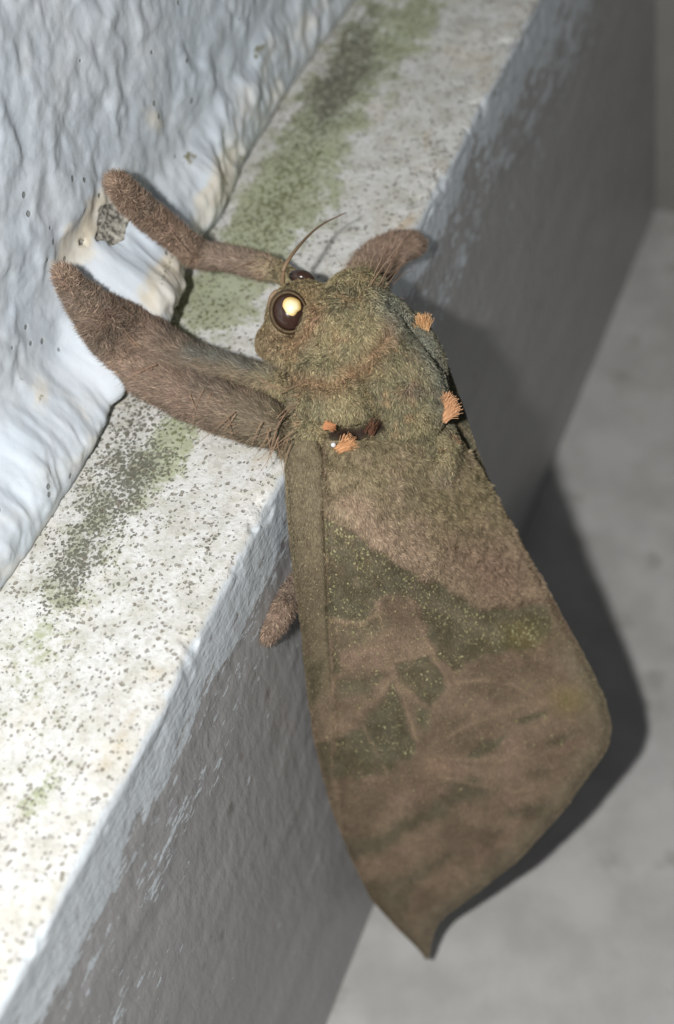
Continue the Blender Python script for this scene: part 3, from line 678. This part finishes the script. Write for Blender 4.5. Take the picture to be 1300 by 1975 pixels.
def wing_color(x, y, P):
    q = np.stack([x, y], -1); w = fbm(q, 1 / 24., 111, 4) * 11
    xx, yy = x + w, y + fbm(q, 1 / 24., 112, 4) * 11
    st = fbm(np.stack([xx * .5 + yy * .28, yy * 1.0 - xx * .25], -1), 1 / 70., 113, 4)
    c = mix(np.tile(WB, x.shape + (1,)), WB2, smooth(-.35, .35, st))
    c = mix(c, lin(138, 112, 90), .7 * blob(x, y, 845, 1480, 34, 24)); c = mix(c, lin(132, 108, 90), .5 * smooth(.15, .5, fbm(q, 1 / 55., 114, 3)))
    c = mix(c, lin(112, 104, 82), .6 * smooth(80, 10, np.interp(y, RY[:, 0], RY[:, 1]) - x) * smooth(1150, 1300, y))
    dk = np.zeros(x.shape)
    for poly, soft, a in DARKP: small = len(poly) <= 5; dk = np.maximum(dk, min(1, a * (1.35 if small else 1)) * polymask(*((x + .4 * w, y + .3 * w) if small else (xx, yy)), poly, soft * 1.3))
    c = mix(c, mix(np.tile(DK, x.shape + (1,)), DK2, smooth(-.3, .3, fbm(q, 1 / 26., 115, 3))), dk * (.8 + .2 * smooth(-.4, .2, fbm(q, 1 / 12., 116, 2))))
    strip = smooth(4, -4, x - np.interp(y, FOLD[:, 0], FOLD[:, 1]))
    sc = mix(np.tile(STRIP, x.shape + (1,)), lin(116, 98, 78), .8 * smooth(1280, 1420, y)); sc = mix(sc, DK, .8 * dk)
    c = mix(c, sc, strip)
    base = polymask(xx, yy, [(628, 820), (628, 985), (660, 1000), (705, 1032), (750, 1068), (800, 1105), (850, 1125), (905, 1160), (960, 1172), (1035, 1156), (1080, 1150), (1000, 820)], 7)
    bc = mix(np.tile(lin(124, 112, 84), x.shape + (1,)), lin(142, 122, 100), np.clip(1.1 * blob(x, y, 725, 1030, 100, 55, 38) + .5 * smooth(-.1, .5, fbm(q, 1 / 40., 117, 3)), 0, 1))
    bc = mix(bc, lin(126, 102, 84), .85 * blob(x, y, 950, 1105, 130, 80, 40)); bc = mix(bc, lin(108, 98, 66), .6 * blob(x, y, 890, 960, 60, 70))
    c = mix(c, bc, base * (1 - strip))
    c = mix(c, lin(120, 108, 60), .65 * np.maximum(blob(x, y, 1095, 1350, 34, 26), .9 * blob(x, y, 1000, 1225, 50, 28))); c = mix(c, lin(118, 108, 88), .45 * np.exp(-(segdist(x, y, [(800, 1135), (900, 1200), (960, 1225)]) / 14) ** 2))
    for poly, wd in VEINS: c = mix(c, lin(138, 116, 92), .55 * smooth(-.5, .2, fbm(q, 1 / 40., 120, 2)) * np.exp(-(segdist(x + .35 * w, y + .3 * w, poly) / wd) ** 2))
    c = c * (1 + .16 * fbm(q, 1 / 9., 118, 3) + .14 * fbm(q, 1 / 45., 119, 2))[..., None]
    return soften(c, .14, 1.56), dk, base, strip
def wing_relief(x, y, dk, base):
    q = np.stack([x, y], -1)
    r = -.0006 * base + .00013 * dk * smooth(1000, 1100, y)
    r += .00022 * fbm(np.stack([x * .55 + y * .3, y - x * .3], -1), 1 / 60., 121, 3) + .00035 * fbm(q, 1 / 160., 122, 2)
    fx_ = np.interp(y, FOLD[:, 0], FOLD[:, 1])
    r += .00065 * np.exp(-((x - fx_ - 3) / 6) ** 2) * smooth(1640, 1560, y) - .0003 * np.exp(-((x - fx_ + 22) / 18) ** 2)
    for poly, wd in VEINS: r -= .00010 * np.exp(-(segdist(x, y, poly) / (wd * 1.5)) ** 2)
    r += .0005 * np.exp(-(segdist(x, y, [(862, 1060), (878, 1050)]) / 5) ** 2) + .0005 * np.exp(-(segdist(x, y, [(935, 1174), (990, 1172), (1038, 1160)]) / 5) ** 2)
    return r
def wing_grid(nr, nc, y0, y1, dl=0, dr=0, dt=0.0, rel=True):
    v = np.linspace(0, 1, nr); ys = y0 + (y1 - y0) * v
    l = sm(np.interp(ys, LY[:, 0], LY[:, 1]), 15) + dl; r = sm(np.interp(ys, RY[:, 0], RY[:, 1]), 15) + dr
    r += fbm(np.stack([ys, ys * 0], -1), 1 / 22., 131, 3) * 2.0; l += fbm(np.stack([ys, ys * 0 + 5], -1), 1 / 22., 132, 3) * 1.5
    u = np.linspace(0, 1, nc); X = l[:, None] + (r - l)[:, None] * u; Y = np.repeat(ys[:, None], nc, 1)
    P0 = at(X, Y, wing_t(X, Y)); c, dk, base, strip = wing_color(X, Y, P0)
    t = wing_t(X, Y) + (wing_relief(X, Y, dk, base) if rel else 0) + dt
    # edges roll slightly away
    t = t + .0009 * np.exp(-((X - l[:, None]) / 10) ** 2) + .0010 * np.exp(-((r[:, None] - X) / 12) ** 2)
    return X, Y, at(X, Y, t), c, dk, base, strip
def sheet(name, P, col, mat, thick):                 # closed thin sheet
    nu, nv_ = P.shape[:2]; away = P - CAM; away /= np.linalg.norm(away, axis=-1, keepdims=True)
    V = np.concatenate([P.reshape(-1, 3), (P + away * thick).reshape(-1, 3)]); n = nu * nv_
    idx = np.arange(n).reshape(nu, nv_)
    q = np.stack([idx[:-1, :-1], idx[1:, :-1], idx[1:, 1:], idx[:-1, 1:]], -1).reshape(-1, 4)
    b = np.concatenate([idx[0, :-1], idx[:-1, -1], idx[-1, :0:-1], idx[:0:-1, 0]])
    side = np.stack([b, np.roll(b, -1), np.roll(b, -1) + n, b + n], -1)
    F = np.concatenate([q, q[:, ::-1] + n, side]); cc = col.reshape(-1, 3)
    return part(name, V, F, mat, {'col': np.concatenate([cc, cc])})
X, Y, WP, wc, dk, base, strip = wing_grid(520, 300, 850, 1850)
wing = sheet('forewing', WP, wc, WING, .00018); wing['label'] = 'broad brown and olive patterned forewing'
# second wing folded beneath, its shoulder and edge showing beyond the first
def under():
    v = np.linspace(0, 1, 130)
    path_r = np.array([(600, 806), (640, 838), (700, 862), (770, 889), (860, 918), (930, 945), (1040, 1004), (1130, 1050), (1210, 1090), (1300, 1130), (1380, 1150), (1440, 1140), (1560, 1060), (1660, 960)], float)
    ys = 600 + 1060 * v; r = sm(np.interp(ys, path_r[:, 0], path_r[:, 1]), 7)
    l = np.interp(ys, [600, 700, 860, 1340, 1560, 1660], [775, 780, 700, 640, 690, 760])
    u = np.linspace(0, 1, 60); X = l[:, None] + (r - l)[:, None] * u; Yy = np.repeat(ys[:, None], 60, 1)
    t = wing_t(X, np.maximum(Yy, 780)) + .0026 - .0000 * X; t = np.where(Yy < 780, t - (780 - Yy) * 1.1e-5, t)
    c = np.tile(lin(92, 90, 74), X.shape + (1,)); c = mix(c, lin(120, 108, 88), smooth(-.2, .4, fbm(np.stack([X, Yy], -1), 1 / 20., 141, 3)))
    return X, Yy, at(X, Yy, t), c
UX, UY, UP, uc = under()
wing2 = sheet('forewing', UP, uc, WING, .00018); wing2['label'] = 'lower forewing, only its grey-green shoulder edge showing'

# scales and nap on the wings
def grid_sample(P, n, wgt=None):
    nu, nv_ = P.shape[:2]; a = np.linalg.norm(np.cross(P[1:, :-1] - P[:-1, :-1], P[:-1, 1:] - P[:-1, :-1]), axis=-1)
    if wgt is not None: a = a * wgt[:-1, :-1]
    k = rng.choice(a.size, n, p=(a / a.sum()).ravel()); i, j = np.unravel_index(k, a.shape); f, g = rng.random((2, n, 1))
    Q = P[i, j] * (1 - f) * (1 - g) + P[i + 1, j] * f * (1 - g) + P[i, j + 1] * (1 - f) * g + P[i + 1, j + 1] * f * g
    N = np.cross(P[i + 1, j] - P[i, j], P[i, j + 1] - P[i, j]); N /= np.linalg.norm(N, axis=1, keepdims=True) + 1e-15
    N *= np.sign((N * VIEW(Q)).sum(1, keepdims=True)); return Q, N, i, j
soft = 1 + 1.2 * base + .3 * smooth(1250, 1000, Y)
Q, N, i, j = grid_sample(WP, 190000, soft)
b_, d_, y_ = base[i, j], dk[i, j], Y[i, j]; c_ = wc[i, j] * np.clip(np.exp(rng.normal(0, .26, (len(Q), 1))), .5, 1.9)
fall = smooth(1350, 1000, y_); L = .00016 + .00014 * fall + .00014 * b_ * smooth(1150, 1000, y_) + .00014 * b_
tgd = WP[np.minimum(i + 1, WP.shape[0] - 1), j] - WP[i, j]; tgd /= np.linalg.norm(tgd, axis=1, keepdims=True)
sw = np.stack([fbm(Q, 1700, 151 + a, 2) for a in range(3)], -1)
D = tgd + N * (.22 + .35 * b_)[:, None] + sw * (.35 + .7 * b_)[:, None] + rng.normal(0, .2, Q.shape)
nap = blades('wing_scales', Q + N * .00001, N, D, L * rng.uniform(.7, 1.4, len(Q)), rng.uniform(.00005, .00010, len(Q)), c_, wing, bend=.15); nap['kind'] = 'stuff'
# pale yellow-green specks, thickest on the olive patches
wsp = (.03 + 1.0 * dk) * smooth(1560, 1300, Y) * (1 - .9 * base) * smooth(-.5, .4, fbm(np.stack([X, Y], -1), 1 / 35., 161, 2)) + .10 * smooth(1650, 1300, Y) * (1 - base)
wsp = wsp * (1 - .7 * strip)
wsp += .8 * np.exp(-(segdist(X, Y, [(640, 1015), (700, 1060), (800, 1140), (900, 1200), (1000, 1230), (1060, 1190)]) / 18) ** 2) + .6 * np.exp(-((X - np.interp(Y, FOLD[:, 0], FOLD[:, 1]) - 10) / 8) ** 2) * smooth(1220, 1150, Y) * smooth(990, 1010, Y)
Q, N, i, j = grid_sample(WP, 850, wsp + 1e-4)
D = tgd[:1] + rng.normal(0, .8, Q.shape); D -= N * (D * N).sum(1, keepdims=True) * .9
sc_ = mix(np.tile(lin(150, 144, 104), (len(Q), 1)), lin(178, 172, 134), rng.random(len(Q)) ** 2)
sp = blades('pale_scales', Q + N * .00009, N, D, rng.uniform(.00013, .00030, len(Q)), rng.uniform(.00010, .00021, len(Q)), sc_, wing, bend=0, tipw=.8, seg=1); sp['kind'] = 'stuff'
fine = (.25 + .9 * dk) * smooth(1650, 1250, Y) * (1 - .75 * base) * (1 - .4 * strip) * smooth(-.6, .5, fbm(np.stack([X, Y], -1), 1 / 28., 162, 2))
Q, N, i, j = grid_sample(WP, 1700, fine + 1e-4)
D = rng.normal(0, 1, Q.shape); D -= N * (D * N).sum(1, keepdims=True) * .9
sp2 = blades('pale_scales', Q + N * .00008, N, D, rng.uniform(.00008, .00016, len(Q)), rng.uniform(.00007, .00012, len(Q)), np.tile(lin(158, 150, 112), (len(Q), 1)) * rng.uniform(.8, 1.3, (len(Q), 1)), wing, bend=0, tipw=.8, seg=1); sp2['kind'] = 'stuff'
# fuzz on the shoulder of the lower wing
Q, N, i, j = grid_sample(UP, 30000, np.where(UX > 780, 1., .1) * (UY < 1150))
D = (UP[np.minimum(i + 1, 129), j] - UP[i, j]); D /= np.linalg.norm(D, axis=1, keepdims=True); D = D + N * .6 + rng.normal(0, .35, Q.shape)
nap2 = blades('wing_scales', Q, N, D, rng.uniform(.0002, .0005, len(Q)), rng.uniform(.00005, .00009, len(Q)), 1.6 * uc[i, j] * rng.uniform(.7, 1.35, (len(Q), 1)), wing2); nap2['kind'] = 'stuff'

# ---- orange hair tufts and the torn, waxy bits at the wing joint
TUFT = mat_attr('tuft_hair', .6, .2)
def tuft(x0, y0, t0, x1, y1, t1, w0, w1, n, colr, label):
    f = rng.random(n); g = rng.random(n)
    ax, ay = x1 - x0, y1 - y0; l = math.hypot(ax, ay); nx, ny = -ay / l, ax / l
    s = (f - .5) * 2; A = at(x0 + nx * s * w0 + rng.normal(0, 1.5, n), y0 + ny * s * w0 + rng.normal(0, 1.5, n), t0 + (g - .5) * .0006)
    ln = rng.uniform(.72, 1.05, n) * (1 - .28 * s * s); B = at(x0 + ax * ln + nx * s * w1 + rng.normal(0, 1.5, n), y0 + ay * ln + ny * s * w1 + rng.normal(0, 1.5, n), t1 + (g - .5) * .0014)
    D = B - A; L = np.linalg.norm(D, axis=1); c = np.tile(lin(*colr), (n, 1)) * rng.uniform(.78, 1.22, (n, 1))
    o = blades('hair_tuft', A, VIEW(A), D, L, rng.uniform(.00006, .00011, n), c, moth, bend=.02, tipw=.5, seg=3, mat=TUFT); o['label'] = label; return o
tuft(818, 650, .1502, 812, 606, .1496, 8, 14, 420, (224, 178, 128), 'small upright orange hair tuft on the shoulder')
tuft(842, 800, .1487, 872, 764, .1480, 22, 27, 800, (226, 176, 134), 'fan-shaped orange hair tuft on the flank')
tuft(868, 868, .1520, 882, 846, .1520, 9, 10, 140, (176, 130, 104), 'small brown hair tuft below the fan tuft')
tuft(712, 836, .1462, 724, 812, .1452, 11, 9, 34, (118, 84, 66), 'frayed brown hair at the wing joint')
tuft(626, 818, .1452, 648, 826, .1450, 10, 6, 60, (196, 138, 98), 'short orange hair patch at the wing joint')
PEARL = mat_plain('pearl_drop', (.92, .92, .92), .15, .5, .4)
tuft(646, 871, .1453, 684, 847, .1447, 7, 9, 260, (222, 168, 122), 'pale orange hair brush across the wing joint')
pb = ellipsoid('wing_joint', 643, 858, .1446, 5, 5, 5, 0, PEARL, moth); pb['label'] = 'tiny shiny white bead beside the wing joint'
# ---- tan scaly rim round the near eye
an = np.linspace(0, 2 * math.pi, 40, endpoint=False); ca, sa = math.cos(math.radians(-12)), math.sin(math.radians(-12))
rows = []
for kx, dt in ((1.0, .1506), (1.06, .1502), (1.14, .1505), (1.24, .1514)):
    ex, ey = 31 * kx * np.cos(an), 36 * kx * np.sin(an)
    rows.append(at(557 + ex * ca - ey * sa, 602 + ex * sa + ey * ca, np.full(40, dt)))
V = np.concatenate(rows); idx = np.arange(160).reshape(4, 40); jn = np.roll(idx, -1, 1)
F = np.stack([idx[:-1], jn[:-1], jn[1:], idx[1:]], -1).reshape(-1, 4)
part('eye_rim', V, F, RIM, {'col': np.tile(lin(104, 87, 64), (160, 1)) * rng.uniform(.7, 1.25, (160, 1))}, e1)
